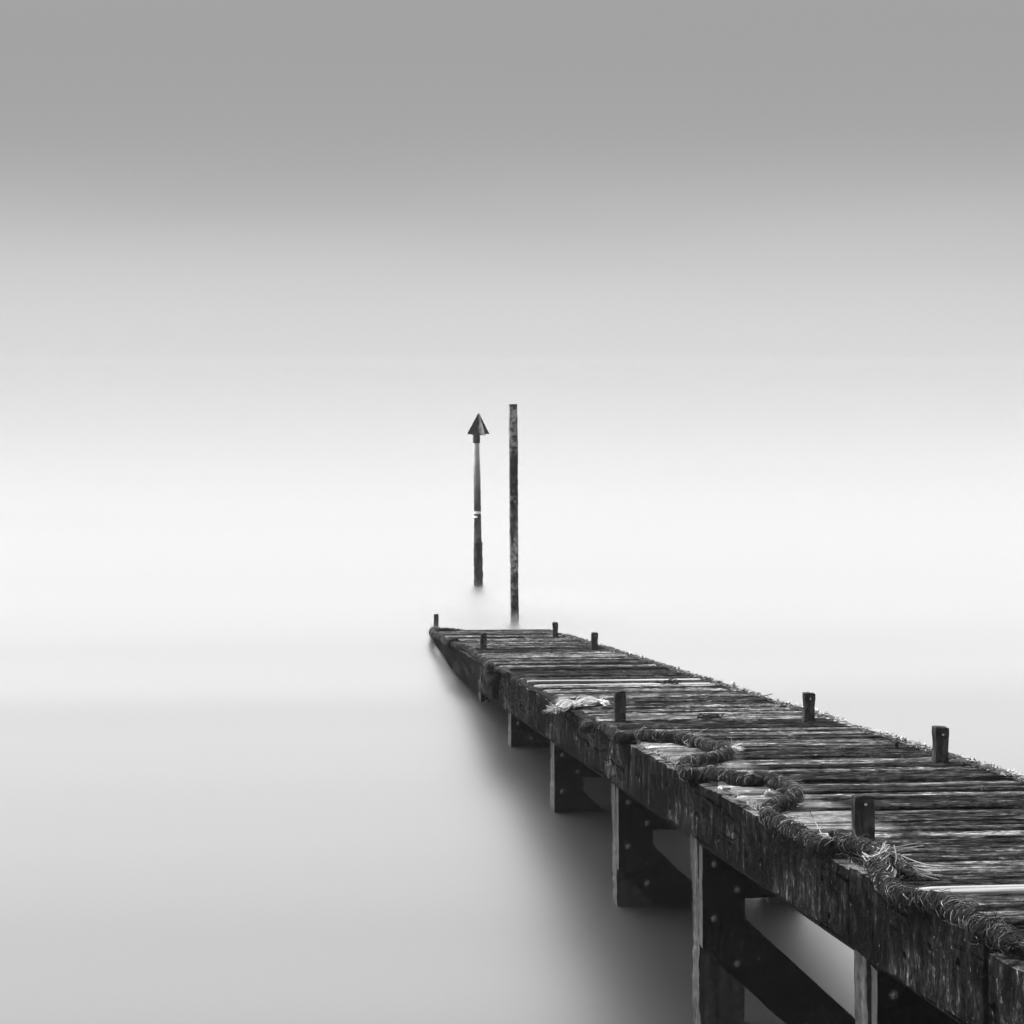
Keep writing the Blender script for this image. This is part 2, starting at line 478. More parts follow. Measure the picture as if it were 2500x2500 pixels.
def rope_mesh(path, r, twist=24, nseg=24, bump=.20, seed=0, taper=9):
    mb = MB(); fr = frames(path); s = 0; base = 0
    for i, (p, t, sd, up) in enumerate(fr):
        if i: s += (p - fr[i - 1][0]).length
        rr = r * (1 + .12 * n3((s * 7, seed, 0), 1))
        e_ = min(i, len(fr) - 1 - i); rr *= math.sqrt(max(.02, 1 - (1 - min(1, e_ / (taper if i > len(fr) / 2 else 9))) ** 2))
        for k in range(nseg):
            a = 2 * math.pi * k / nseg
            q = rr * (1 + bump * math.cos(3 * (a - s * twist)) + .14 * n3((math.cos(a) * 2, math.sin(a) * 2, s * 30), 1, seed))
            mb.v.append(p + sd * (math.cos(a) * q) + up * (math.sin(a) * q))
    for i in range(len(fr) - 1):
        for k in range(nseg):
            a = i * nseg + k; b = i * nseg + (k + 1) % nseg
            mb.f.append((a, b, b + nseg, a + nseg))
    mb.f.append(tuple(reversed(range(nseg)))); mb.f.append(tuple((len(fr) - 1) * nseg + k for k in range(nseg)))
    return mb, fr
def wrap_fibres(fr, r, n, seed, rad=(.0006, .0013), loose=.25, tail=.12):
    rnd = random.Random(seed); mb = MB()
    for _ in range(n):
        i = rnd.randrange(2, len(fr) - 2)
        a0 = rnd.uniform(0, 2 * math.pi); span = rnd.uniform(.5, 2.8) * rnd.choice((1, 1, 1, -1))
        drift = rnd.uniform(-.3, 1.2) * r; lift = rnd.uniform(1.03, 1.12 + loose * rnd.random() ** 2)
        m = 7; pts = []
        st = rnd.random() < tail
        for j in range(m):
            u = j / (m - 1)
            p, t, sd, up = fr[i]
            a = a0 + span * u
            q = r * (lift + .25 * math.sin(u * 3.1) * rnd.random() + (u ** 2 * rnd.uniform(.6, 1.6) if st else 0))
            pts.append(p + t * (drift * (u - .5) * 1.6 + rnd.uniform(-.002, .002)) + sd * (math.cos(a) * q) + up * (math.sin(a) * q))
        w = rnd.uniform(*rad)
        mb.tube(pts, [w * .6] + [w] * (m - 2) + [w * .4], 3, False)
    return mb
def build_rope(name, label, path, r, nf, seed, core='rope', fib='fibre', **kw):
    o = thing(name, label, 'rope', tuple(path[0]))
    mb, fr = rope_mesh(path, r, seed=seed); mb.build('rope_strands', M[core], o, True)
    fb = wrap_fibres(fr, r, nf, seed, **kw).build('loose_fibres', M[fib], o, True); fb['kind'] = 'stuff'
    return o, fr
def zc(ox, oy, s, pts): return [(ox + x / s, oy + y / s) for x, y in pts]
near = []
near += zc(1300, 1650, 3.22, [(405, 375), (450, 400), (520, 400), (590, 415), (640, 450), (690, 488), (740, 488), (790, 468), (850, 462), (930, 475), (1000, 480),
        (1080, 488), (1160, 492), (1250, 512), (1330, 532), (1420, 560), (1490, 585), (1525, 612), (1470, 640), (1390, 652), (1300, 668), (1230, 688),
        (1192, 722), (1195, 765), (1240, 790), (1300, 783), (1380, 768), (1450, 775), (1540, 790), (1640, 812), (1740, 828)])
near += zc(1600, 1700, 3.864, [(960, 768), (1080, 792), (1180, 825), (1265, 862), (1315, 915), (1275, 975), (1200, 1005), (1120, 1035), (1065, 1080), (1062, 1130),
        (1110, 1172), (1200, 1208), (1290, 1262), (1380, 1305), (1460, 1362), (1540, 1408), (1640, 1432), (1740, 1412), (1850, 1402)])
near += zc(1900, 1900, 3.22, [(500, 515), (560, 522), (640, 540), (715, 565), (765, 612), (782, 690), (800, 760), (835, 815), (880, 862), (940, 920), (1030, 955),
        (1130, 960), (1230, 975), (1330, 1015), (1430, 1065), (1520, 1125), (1600, 1180), (1700, 1215), (1790, 1262), (1850, 1320)])
RR = .0225
def rope_pt(px, py, r=RR):
    p = on_deck(px, py, r + .004)
    if p.x < XL - .012: p = on_deck(px, py, r - .012)
    return p
path = smooth_path([rope_pt(*q) for q in near], .008, 22)
rope, fr = build_rope('heavy_rope', 'thick shaggy dark rope snaking in loops along the near left edge of the pier', path, RR, 9000, 3, rad=(.0006, .0014), loose=.22, tail=.07)
# frayed pale whipping on the first bend and on the near end of the rope
def tuft(name, c, n, L, rad, parent, mat, seed, flat=.4, dirv=None, spread=1.0):
    rnd = random.Random(seed); mb = MB(); c = Vector(c)
    for _ in range(n):
        d = Vector((rnd.gauss(0, 1), rnd.gauss(0, 1), abs(rnd.gauss(0, flat)))).normalized()
        if dirv is not None: d = (Vector(dirv) + d * spread).normalized()
        l = L * rnd.uniform(.4, 1); pts = []
        b = Vector((rnd.gauss(0, 1), rnd.gauss(0, 1), rnd.gauss(0, .4))) * L * .18
        s = c + Vector((rnd.gauss(0, 1), rnd.gauss(0, 1), rnd.gauss(0, .5))) * L * .12
        for j in range(6):
            u = j / 5; pts.append(s + d * l * u + b * (u * u) + Vector((0, 0, -L * .15 * u * u)))
        w = rad * rnd.uniform(.6, 1.2); mb.tube(pts, [w] * 5 + [w * .3], 3, False)
    o = mb.build(name, M[mat], parent, True); o['kind'] = 'stuff'; return o
c = rope_pt(1775, 1832); tuft('frayed_end', c + Vector((.02, 0, .005)), 90, .05, .0010, rope, 'paleFibre', 5, .5, (1, -.3, .1), .9)
c = rope_pt(1493, 1786)
def patch(px, py, w, h, parent, mat='paleFibre'):
    """a small pale strip of whipping lying on the rope's crown"""
    j = min(range(len(fr)), key=lambda i: (fr[i][0] - rope_pt(px, py)).length); p, t, sd, up = fr[j]
    view = (CAM - p).normalized()
    mb = MB(); rnd = random.Random(px)
    q = [p + view * RR * 1.25 + t * (w * (i / 6 - .5)) + Vector((0, 0, h * math.sin(i * 2.1) * .5)) for i in range(7)]
    mb.tube(q, [.0015, .004, .005, .004, .0055, .004, .0015], 6)
    return mb.build('pale_whipping', M[mat], parent, True)
e_ = path[-1] + (path[-1] - path[-4]).normalized() * .0
tuft('rope_end', e_, 160, .035, .0014, rope, 'fibre', 15, .6, tuple(path[-1] - path[-6]), .9)
patch(1490, 1786, .05, .006, rope); patch(2384, 2240, .08, .014, rope)

# far rope
far = zc(1000, 1480, 6.44, [(785, 305), (740, 322), (680, 335), (600, 348), (520, 352), (440, 352), (385, 372), (352, 405), (372, 440), (430, 465), (490, 495), (560, 540),
      (640, 585), (720, 610), (800, 640), (880, 655), (950, 690), (1010, 735), (1080, 790), (1150, 850), (1220, 905), (1262, 960)])
fp = []
for (px, py) in far:
    p = on_deck(px, py, .026)
    fp.append(p)
hang = zc(1000, 1480, 6.44, [(1235, 1030), (1235, 1090), (1260, 1150), (1300, 1195)])
for (px, py) in hang: fp.append(on_x(px, py, XB - .028))
for i, p in enumerate(fp):
    lim = XB - .03
    if p.y > 22.4: p.y = 22.4 + (p.y - 22.4) * .35
fpath = smooth_path(fp, .012, 8)
rope2, fr2 = build_rope('edge_rope', 'dark rope running along the far left edge of the pier and round its end corner', fpath, .024, 5200, 9, loose=.12, tail=.02, rad=(.0006, .0012))

# pale frayed rope tail
wt = thing('frayed_rope_tail', 'pale white frayed hank of rope lying over the pier edge by a short post', 'rope', tuple(on_deck(1400, 1720)))
def hank(pix, n, rad, spread, seed, mat):
    rnd = random.Random(seed); base = [on_deck(x, y, .012) for x, y in pix]; mb = MB()
    for _ in range(n):
        ox, oy, oz = rnd.gauss(0, 1), rnd.gauss(0, 1), abs(rnd.gauss(0, 1)); ph = rnd.uniform(0, 6)
        i0 = rnd.randrange(0, max(1, len(base) - 4)); i1 = min(len(base), i0 + rnd.randrange(4, 8)); pts = []
        for i in range(i0, i1):
            sp = spread * (1.0 + .45 * math.sin(i * 1.1 + .6))
            pts.append(base[i] + Vector((ox * sp * .7 + math.sin(ph + i) * .004, oy * sp * 2.6, oz * sp * .9 + .004 + math.sin(ph + i * 1.3) * .004)))
        if len(pts) < 3: continue
        pts = smooth_path(pts, .012); w = rad * rnd.uniform(.6, 1.3)
        mb.tube(pts, w, 4, False)
    return mb.build('strand_bundle', M[mat], wt, True)
hank(zc(1350, 1680, 6.44, [(110, 350), (160, 320), (220, 275), (290, 265), (360, 285), (430, 260), (500, 262), (570, 250), (640, 235), (700, 232), (760, 240), (810, 262), (838, 285)]), 520, .0016, .010, 4, 'paleFibre')
for q in (on_deck(1362, 1735, .01),):
    tuft('frayed_end', q, 120, .07, .0014, wt, 'paleFibre', 8, .6, (-1, -.2, .1), .8)
tuft('frayed_end', on_deck(1378, 1722, .02), 110, .07, .0014, wt, 'paleFibre', 18, .8, (-.9, 0, .6), .7)

# black weed fringe caught in the gap between deck and side beam
def weed_line(name, label, ya, yb, seed, n=900, grow=.02):
    rnd = random.Random(seed); o = thing(name, label, 'seaweed', (XB + .02, (ya + yb) / 2, deck_z((ya + yb) / 2)))
    mb = MB()
    for _ in range(n):
        yy = rnd.uniform(ya, yb); x = rnd.uniform(XB + .004, XL + .02)
        dens = .6 + .6 * n3((yy * 5, 0, 0), 1, seed)
        z = deck_z(yy, -.012); L = grow * rnd.uniform(.5, 1.3) * dens
        d = Vector((rnd.gauss(-.3, .8), rnd.gauss(0, 1.2), rnd.uniform(.1, .9)))
        pts = [Vector((x, yy, z)) + d * L * u + Vector((0, 0, -L * u * u * .5)) for u in (0, .35, .7, 1)]
        mb.tube(pts, [.004, .005, .004, .001], 4, False)
    mb.build('weed_fronds', M['weed'], o, True); return o
weed_line('seaweed_fringe', 'ragged black weed fringe along the pier edge beyond the white frayed rope', 12.6, 17.2, 2, 3000)
weed_line('seaweed_clump', 'black weed clump in the edge gap under the white frayed rope', 11.75, 12.5, 5, 700, .03)

# dark lashing hanging in the notch of the beam where the far rope drops
lash = thing('rope_lashing', 'black sagging lashing of rope in the notch of the left side beam', 'rope', tuple(on_x(1215, 1645, XB)))
lp = [on_x(*q, XB - .02) for q in zc(1000, 1480, 6.44, [(1300, 1200), (1340, 1150), (1350, 1080), (1330, 1030)])] + [on_deck(*q, .012) for q in zc(1000, 1480, 6.44, [(1400, 1010), (1450, 1020), (1510, 1045), (1560, 1070)])]
m_, f_ = rope_mesh(smooth_path(lp, .01), .022, seed=4); m_.build('rope_strands', M['weed'], lash, True)
lp2 = [on_x(*q, XB - .016) for q in zc(1000, 1480, 6.44, [(1360, 1180), (1375, 1130), (1385, 1075), (1395, 1040)])]
m_, f_ = rope_mesh(smooth_path(lp2, .01), .028, seed=6); m_.build('rope_strands', M['weed'], lash, True)
kn = thing('rope_knot', 'dark knot tied over the far rope on the left pier edge', 'rope', tuple(on_deck(1107, 1570)))
for s_ in (0, 1):
    c = on_deck(1107 + s_ * 3, 1572, .03); pts = []
    for i in range(13):
        a = i / 12 * 2 * math.pi; pts.append(c + Vector((math.cos(a) * .045, (s_ - .5) * .05 + math.sin(a * 2) * .01, math.sin(a) * .04)))
    m_, f_ = rope_mesh(pts, .013, seed=s_); m_.build('rope_loop', M['rope'], kn, True)
m_ = MB(); m_.tube([on_x(1104, 1575, XB - .02), on_x(1106, 1590, XB - .02)], [.03, .012], 8); m_.build('rope_tail', M['weed'], kn, True)

# second dark frayed branch with straw beside the near post
br = thing('rope_stub', 'dark tapered rope stub with dry straw caught in it beside the nearest short post', 'rope', tuple(on_deck(2170, 2085)))
bp = [on_deck(*q, .018) for q in zc(1900, 1900, 3.22, [(760, 560), (830, 590), (890, 640), (950, 690), (1010, 735), (1070, 765)])]
m_, f_ = rope_mesh(smooth_path(bp, .01), .017, seed=12, taper=30); m_.build('rope_strands', M['rope'], br, True)
wrap_fibres(f_[:-6], .014, 1100, 5).build('loose_fibres', M['fibre'], br, True)['kind'] = 'stuff'

def straws(name, label, segs, rad, jitter=.0, mat='straw', cat='straw', copies=1, seed=0):
    """segs: list of polylines ((px, py, lift) ...)"""
    rnd = random.Random(seed); first = on_deck(*segs[0][0][:2]); o = thing(name, label, cat, tuple(first)); mb = MB()
    for s in segs:
        for c_ in range(copies):
            j = [rnd.gauss(0, jitter) for _ in range(3)] if c_ else (0, 0, 0)
            k2 = [rnd.gauss(0, jitter) for _ in range(3)] if c_ else (0, 0, 0)
            base_y = on_deck(s[0][0], s[0][1], .004).y
            pts = []
            for i, (px, py, lift) in enumerate(s):
                u = i / (len(s) - 1)
                if lift < 0: p = on_y(px, py, base_y + lift + .0)       # upright blade, kept at the station of its foot
                else: p = on_deck(px, py, .004 + lift)
                pts.append(p + Vector(j) * (1 - u) + Vector(k2) * u)
            if len(pts) > 2: pts = smooth_path(pts, .01)
            mb.tube(pts, [rad] * (len(pts) - 1) + [rad * .5], 4, False)
    b_ = mb.build('blades', M[mat], o, True)
    if len(segs) * copies > 1: b_['kind'] = 'stuff'
    return o
def z6(x, y, l=.0): return (1900 + x / 3.22, 1900 + y / 3.22, l)
straws('straw_bunch', 'bunch of dry straw splayed over the rope stub on the deck', [
    [z6(745, 650, .03), z6(790, 590, .05), z6(840, 540, .06)], [z6(750, 640, .03), z6(800, 600, .05), z6(850, 570, .05), z6(900, 560, .04), z6(1090, 538, .01)],
    [z6(830, 560, .05), z6(870, 640, .03), z6(880, 690, .02)], [z6(860, 630, .03), z6(940, 660, .02), z6(1030, 705, .01), z6(1150, 750, .004), z6(1290, 765, .002)],
    [z6(880, 600, .03), z6(980, 670, .02), z6(1080, 720, .01), z6(1210, 755, .003)], [z6(680, 590, .03), z6(720, 620, .04), z6(760, 640, .03)],
    [z6(860, 650, .02), z6(900, 700, .02), z6(880, 760, .03)], [z6(960, 640, .03), z6(1020, 690, .02), z6(1100, 745, .01), z6(1170, 770, .0)],
    [z6(790, 600, .05), z6(830, 530, .06), z6(880, 525, .05)]], .0019, .012, copies=5, seed=3)
straws('broken_reed', 'short pale reed lying at the tip of the straw on the deck', [[z6(1110, 715, .012), z6(1155, 772, .0)]], .0026)
straws('upright_reed', 'single pale reed leaning up from the rope near the nearest short post', [[z6(345, 445, .03), z6(290, 340, -.01), z6(235, 238, -.02)]], .0016)
straws('leaning_reed', 'thin pale reed leaning out of the first rope loop', [[(1669, 1813, .03), (1700, 1792, -.01), (1728, 1778, -.02)], [(1669, 1813, .03), (1664, 1804, .05)], [(1669, 1813, .03), (1682, 1820, .03)]], .0016)
straws('bent_straw', 'bent pale straw standing on the deck at right below the right hand post', [[(2397, 1930, .0), (2397, 1917, -.005), (2409, 1929, -.01)]], .0014)
straws('folded_straw', 'folded straw on the deck left of the tall right hand post', [[(2206, 1862, .0), (2216, 1856, -.005), (2224, 1864, -.01)], [(2202, 1864, .0), (2202, 1843, -.005)]], .0012)
straws('straw_wisp', 'wisp of pale straw beside the short post near the white frayed rope', [[(1530, 1748, .01), (1548, 1739, .02), (1556, 1742, .01), (1566, 1750, .0)], [(1530, 1750, .005), (1560, 1748, .01), (1590, 1752, .0)], [(1535, 1752, .0), (1550, 1745, .02), (1575, 1755, .0)]], .0012, .01, copies=4, seed=4)
straws('curled_shaving', 'small curled pale shaving on the deck inside the rope bend', [[(1940, 1965, .006), (1952, 1962, .012), (1960, 1966, .004), (1945, 1970, .004)]], .0022, .004, copies=3, seed=6)
straws('dry_stalk', 'dead forked stalk sticking out over the right edge of the deck', [[(1845, 1704, .0), (1872, 1697, -.02), (1888, 1694, -.02)], [(1872, 1697, .03), (1880, 1706, .01)], [(1832, 1698, .0), (1839, 1690, -.01)]], .0022, mat='fibre', cat='stalk')
# stick by the near post
st = MB(); st.tube([on_deck(2024, 2038, .03), on_deck(2030, 2034, .035), on_deck(2046, 2046, .018), on_deck(2056, 2054, .012)], [.009, .012, .010, .008], 8)
o = st.build('stick', M['post'], None, True); tag(o, 'short dark broken stick leaning on the rope left of the nearest short post', 'stick')
# pale float scrap in the second loop
st = MB(); st.tube([on_deck(1866, 1942, .014), on_deck(1872, 1938, .02), on_deck(1886, 1939, .016), on_deck(1896, 1941, .012)], [.006, .012, .010, .004], 8)
st.tube([on_deck(1880, 1938, .02), on_deck(1878, 1928, .03)], [.006, .003], 6)
o = st.build('cork_scrap', plain('cork', .10, .22, 30), None, True); tag(o, 'pale cork scrap lying against the rope in its second loop', 'scrap')
# scraps of weed on the deck
for i, (px, py, lab) in enumerate(((1630, 1668, 'flat scrap of black weed on the pale board of the deck'), (1727, 1753, 'small scrap of black weed on the dark deck right of the white frayed rope'))):
    mb = MB(); c = on_deck(px, py, .006); rnd = random.Random(i)
    for _ in range(40):
        a = c + Vector((rnd.gauss(0, .035), rnd.gauss(0, .03), 0)); b = a + Vector((rnd.gauss(0, .03), rnd.gauss(0, .02), rnd.uniform(0, .02)))
        mb.tube([a, (a + b) / 2 + Vector((0, 0, .006)), b], [.002, .004, .001], 4, False)
    tag(mb.build('weed_scrap', M['weed'], None, True), lab, 'seaweed')

# ------------------------------------------------------------------ netting along the right edge
net = thing('edge_netting', 'worn rope netting draped along the right edge of the deck', 'netting', (XR, 10, deck_z(10)))
rnd = random.Random(21)
mb = MB(); wf = MB()
yy = 4.5
while yy < 21.5:
    dens = .38 + 1.1 * n3((yy * 1.1, 3, 0), 1, 8)
    if 13.2 < yy < 13.9 or (10.05 > yy > 9.75): dens = .1
    for _ in range(2):
        if rnd.random() > dens + .25: continue
        c = Vector((XR + rnd.uniform(-.05, .02), yy + rnd.uniform(-.02, .02), 0)); c.z = deck_z(c.y, .006)
        a0 = rnd.uniform(0, 6.28); rr = rnd.uniform(.007, .014); tilt = rnd.uniform(.2, 1)
        pts = [c + Vector((math.cos(a0 + t_) * rr, math.sin(a0 + t_) * rr * 1.6, abs(math.sin(t_ * .6)) * rr * tilt)) for t_ in (0, .9, 1.8, 2.7, 3.6, 4.5)]
        mb.tube(pts, .0016, 4, False)
    if rnd.random() < .25 * dens:
        c = Vector((XR + rnd.uniform(-.02, .02), yy, deck_z(yy, .004)))
        mb.tube([c, c + Vector((rnd.uniform(-.02, .03), rnd.uniform(-.02, .02), rnd.uniform(.012, .03)))], [.0012, .0006], 3, False)
    wd = max(0, n3((yy * 1.7, 0, 0), 1, 31)) + (.22 if yy < 9.3 else .05 if yy < 12.0 else -.15)
    if rnd.random() < wd:
        c = Vector((XR + rnd.uniform(.005, .03), yy, deck_z(yy, rnd.uniform(.002, .012))))
        for _ in range(3):
            q = c + Vector((rnd.gauss(0, .006), rnd.gauss(0, .008), rnd.gauss(0, .004)))
            wf.tube([q, q + Vector((rnd.uniform(-.008, .008), rnd.uniform(-.01, .01), rnd.uniform(.003, .014)))], [rnd.uniform(.002, .006), .0015], 5)
    yy += .011
for (sx, sgn) in ((.0, 1), (-.03, -1)):   # two woven edge cords
    pts = [Vector((XR + sx + n3((t_ * .8, sx, 0), 1, 4) * .02, 4.5 + t_ * .05, deck_z(4.5 + t_ * .05, .006 + .004 * math.sin(t_ * 2.2)))) for t_ in range(0, 340)]
    mb.tube(pts, .003, 5, False)
mb.build('cord_mesh', M['fibre'], net, True)['kind'] = 'stuff'
wf.build('white_fluff', M['paleFibre'], net, True)['kind'] = 'stuff'
for (px, py, s) in ((1538, 1606, .013), (1630, 1634, .013), (1788, 1676, .017)):
    mb = MB(); c = on_deck(px, py + 2, .008)
    c.x = XR - .005; c.z = deck_z(c.y, .006)
    mb.tube([c - Vector((0, 0, .004)), c + Vector((0, 0, s)), c + Vector((.004, 0, s * 1.8)), c + Vector((.012, 0, s * 2.2))], [s * .7, s, s * .8, s * .2], 9)
    mb.build('pale_knot', plain('knot_mat', .05, .75, 90), net, True)

# ------------------------------------------------------------------ things in the water
# short stake off the far corner
Ys = on_water(1065, 1527).y
def post_box(name, xa, xb, yt, yb, Y, dep, mat, parent=None, zb=-.8, seed=0, lean=0, amp=.003, nz=40):
    a = on_y(xa, yb, Y).x; b = on_y(xb, yb, Y).x; zt = on_y((xa + xb) / 2, yt, Y).z
    mb = MB()
    def dd(q, u, v, w):
        off = Vector((n3(q, 22, seed), n3(q, 22, seed + 3), 0)) * amp + Vector((n3((0, 0, q.z * 3), 1, seed) * .003, 0, 0))
        off.x += lean * q.z
        if v > .97: off.x -= (u - .5) * .002
        return off
    mb.grid_box((a, Y, zb), (b, Y, zb), (b, Y, zt), (a, Y, zt), (0, dep, 0), 5, nz, 5, dd)
    return mb.build(name, M[mat], parent)
stk = thing('timber_stake', 'very short dark stake rising from the water off the far left corner of the pier', 'stake', (on_y(1065, 1527, Ys).x, Ys, 0))
post_box('stake_shaft', 1060, 1071, 1500, 1527, Ys, .045, 'post', stk, seed=4)
q = on_y(1066, 1505, Ys) + Vector((0, -.002, 0)); m_ = MB(); m_.tube([q, q + Vector((0, -.006, 0))], .006, 8); m_.build('bolt', M['palebolt'], stk)
# tall square post behind the pier end
Yt = on_water(1257, 1519).y
tp = thing('mooring_post', 'tall square barnacled timber post standing in the water just beyond the pier end', 'post', (on_y(1257, 1519, Yt).x, Yt, 0))
post_box('post_shaft', 1247.5, 1266.5, 986 + 7, 1519, Yt, .085, 'tall', tp, seed=8, lean=-.006, amp=.004, nz=110)
cx = on_y(1254, 990, Yt); mb = MB(); mb.grid_box((cx.x - .039, Yt - .001, cx.z - .013), (cx.x + .039, Yt - .001, cx.z - .013), (cx.x + .039, Yt - .001, cx.z + .014), (cx.x - .039, Yt - .001, cx.z + .014), (0, .085, 0), 3, 2, 3, rough_disp(.001)); mb.build('end_cap', M['tdark'], tp)
# channel marker
Ym = on_water(1168, 1426).y
pb = on_y(1167.5, 1426, Ym)
mk = thing('channel_marker', 'round marker pole with a triangular topmark, standing in the water left of the tall post', 'marker', (pb.x, Ym, 0))
def mz(py): return on_y(1168, py, Ym).z
def mx(px): return on_y(px, 1300, Ym).x
def lathe(name, stations, mat, amp=.0, seed=0, n=24, sub=12):
    mb = MB(); pts = []; rad = []
    for i in range(len(stations) - 1):
        (x0, z0, r0), (x1, z1, r1) = stations[i], stations[i + 1]
        m = max(1, int(abs(z1 - z0) / .02)) if amp else 1
        for k in range(m):
            u = k / m; pts.append(Vector((x0 + (x1 - x0) * u, Ym, z0 + (z1 - z0) * u))); rad.append(r0 + (r1 - r0) * u)
    pts.append(Vector((stations[-1][0], Ym, stations[-1][1]))); rad.append(stations[-1][2])
    mb.tube(pts, rad, n)
    if amp:
        for v in mb.v:
            v += Vector((n3(v, 26, seed), n3(v, 26, seed + 2), 0)) * amp
    return mb.build(name, M[mat], mk, True)
lathe('sleeve', [(mx(1168.5), -.6, .056), (mx(1168), mz(1400), .055), (mx(1167), mz(1324), .054), (mx(1167), mz(1322), .047)], 'sleeve', .007, 2)
lathe('lower_pole', [(mx(1166.5), mz(1325), .046), (mx(1166), mz(1270), .0445)], 'sleeve', .004, 5)
lathe('pole', [(mx(1166), mz(1272), .0435), (mx(1163.5), mz(1080), .0425)], 'pole', 0)
lathe('collar', [(mx(1163.4), mz(1081), .0435), (mx(1163.2), mz(1068), .0445), (mx(1163), mz(1056), .0435)], 'tdark', .002, 7)
def band(pya, pyb, a0, a1):
    mb = MB(); z0, z1 = mz(pya), mz(pyb); x0 = mx(1165.7); n = 12
    for i in range(n + 1):
        a = a0 + (a1 - a0) * i / n
        for (z, r) in ((z0, .0445), (z1, .0445), (z1, .0475), (z0, .0475)):
            mb.v.append(Vector((x0 + math.cos(a) * r, Ym + math.sin(a) * r, z)))
    for i in range(n):
        for k in range(4): mb.f.append((i * 4 + k, i * 4 + (k + 1) % 4, (i + 1) * 4 + (k + 1) % 4, (i + 1) * 4 + k))
    mb.f.append((0, 1, 2, 3)); mb.f.append(tuple(n * 4 + k for k in (3, 2, 1, 0)))
    mb.build('white_band', M['tape'], mk)
band(1254, 1248, R(185), R(325)); band(1264, 1259, R(175), R(265))
# topmark: two crossed triangular plates
zb_, zt_ = mz(1060), mz(1010); xc = mx(1168.5)
def plate(name, ang, half, mat, drop=0.0, apex=.010, th=.006):
    d = Vector((math.cos(ang), math.sin(ang), 0)); nrm = Vector((-d.y, d.x, 0)) * th / 2
    c = Vector((xc, Ym, 0)); mb = MB()
    P = [c + d * half + Vector((0, 0, zb_ - drop)), c + d * (half * .93) + Vector((0, 0, zb_ + .012)), c + d * apex + Vector((0, 0, zt_)), c - d * apex + Vector((0, 0, zt_)), c - d * (half * .98) + Vector((0, 0, zb_ + .018)), c - d * half + Vector((0, 0, zb_ - drop))]
    mb.v = [p + nrm for p in P] + [p - nrm for p in P]; n = len(P)
    mb.f = [tuple(range(n)), tuple(reversed(range(n, 2 * n)))] + [(i, (i + 1) % n, n + (i + 1) % n, n + i) for i in range(n)]
    return mb.build(name, M[mat], mk)
plate('topmark_plate', R(12), .142, 'tdark'); plate('topmark_plate', R(-60), .145, 'tmark', .012)  # lit and shaded sides of the topmark put into the plates' colours

# ------------------------------------------------------------------ water
RFAR = .14
FHALF = 84.0
MIST = .75
def water_material():
    t = NT('milky_long_exposure_water')
    t.b.inputs['Base Color'].default_value = (.012, .012, .012, 1)
    # ruffled inshore, calmer further out
    tc = t.n('ShaderNodeTexCoord'); sp = t.n('ShaderNodeSeparateXYZ'); t.l(tc.outputs['Object'], sp.inputs[0])
    def decay(y0, length): return t.math('POWER', 2.71828, t.math('MULTIPLY', t.math('MAXIMUM', t.math('SUBTRACT', sp.outputs['Y'], y0), 0.0), -1.0 / length))
    band = t.noise(t.coords((.035, .22, 1)), 1, 2, .5)      # slow drifting bands of ruffled water
    r = t.math('ADD', .29, t.math('ADD', t.math('MULTIPLY', decay(18.0, 26.0), .16), t.math('MULTIPLY', decay(9.0, 7.0), .025)))
    r = t.math('ADD', r, t.math('MULTIPLY', t.math('MULTIPLY', t.math('SUBTRACT', band, .5), .15), decay(18.0, 30.0)))
    t.l(t.math('MAXIMUM', r, .276), t.b.inputs['Roughness'])
    far = t.n('ShaderNodeBsdfPrincipled'); far.inputs['Roughness'].default_value = RFAR
    far.inputs['Base Color'].default_value = (.012, .012, .012, 1); far.inputs['IOR'].default_value = 1.225; far.inputs['Specular IOR Level'].default_value = .5
    f = t.math('DIVIDE', t.math('MAXIMUM', t.math('SUBTRACT', sp.outputs['Y'], 20.0), 0.0), t.math('ADD', t.math('MAXIMUM', sp.outputs['Y'], 0.0), FHALF))
    mx_ = t.n('ShaderNodeMixShader'); t.l(f, mx_.inputs[0]); t.l(t.b.outputs[0], mx_.inputs[1]); t.l(far.outputs[0], mx_.inputs[2]); t.l(mx_.outputs[0], t.out.inputs['Surface'])
    t.b.inputs['IOR'].default_value = 1.225
    t.b.inputs['Specular IOR Level'].default_value = .5
    return t.m
S = 4000.0
w = mesh_obj('water', [(-S, -40, 0), (S, -40, 0), (S, S, 0), (-S, S, 0)], [(0, 1, 2, 3)], water_material(), origin=(0, 0, 0))
tag(w, 'smooth pale milky water', None, None, 'structure')

# the air over the water: one even, thin haze
HZ = 3900.0
bmh = MB(); X0, X1, Ya, Yb, Za, Zb = -S - 20, S + 20, -60, S + 20, -2.0, 3.4
bmh.v = [Vector(p) for p in ((X0, Ya, Za), (X1, Ya, Za), (X1, Yb, Za), (X0, Yb, Za), (X0, Ya, Zb), (X1, Ya, Zb), (X1, Yb, Zb), (X0, Yb, Zb))]
bmh.f = [(3, 2, 1, 0), (4, 5, 6, 7), (0, 1, 5, 4), (1, 2, 6, 5), (2, 3, 7, 6), (3, 0, 4, 7)]
hm = bpy.data.materials.new('sea_haze'); hm.use_nodes = True; hm.node_tree.nodes.clear()
ho = hm.node_tree.nodes.new('ShaderNodeOutputMaterial'); pv = hm.node_tree.nodes.new('ShaderNodeVolumePrincipled')
pv.inputs['Color'].default_value = (.40, .40, .40, 1); pv.inputs['Density'].default_value = .0012; pv.inputs['Anisotropy'].default_value = .0
hm.node_tree.links.new(pv.outputs[0], ho.inputs['Volume'])
haze = bmh.build('haze', hm, None, False, (0, 0, 0)); haze['kind'] = 'stuff'; haze['label'] = 'thin pale sea haze over the water'

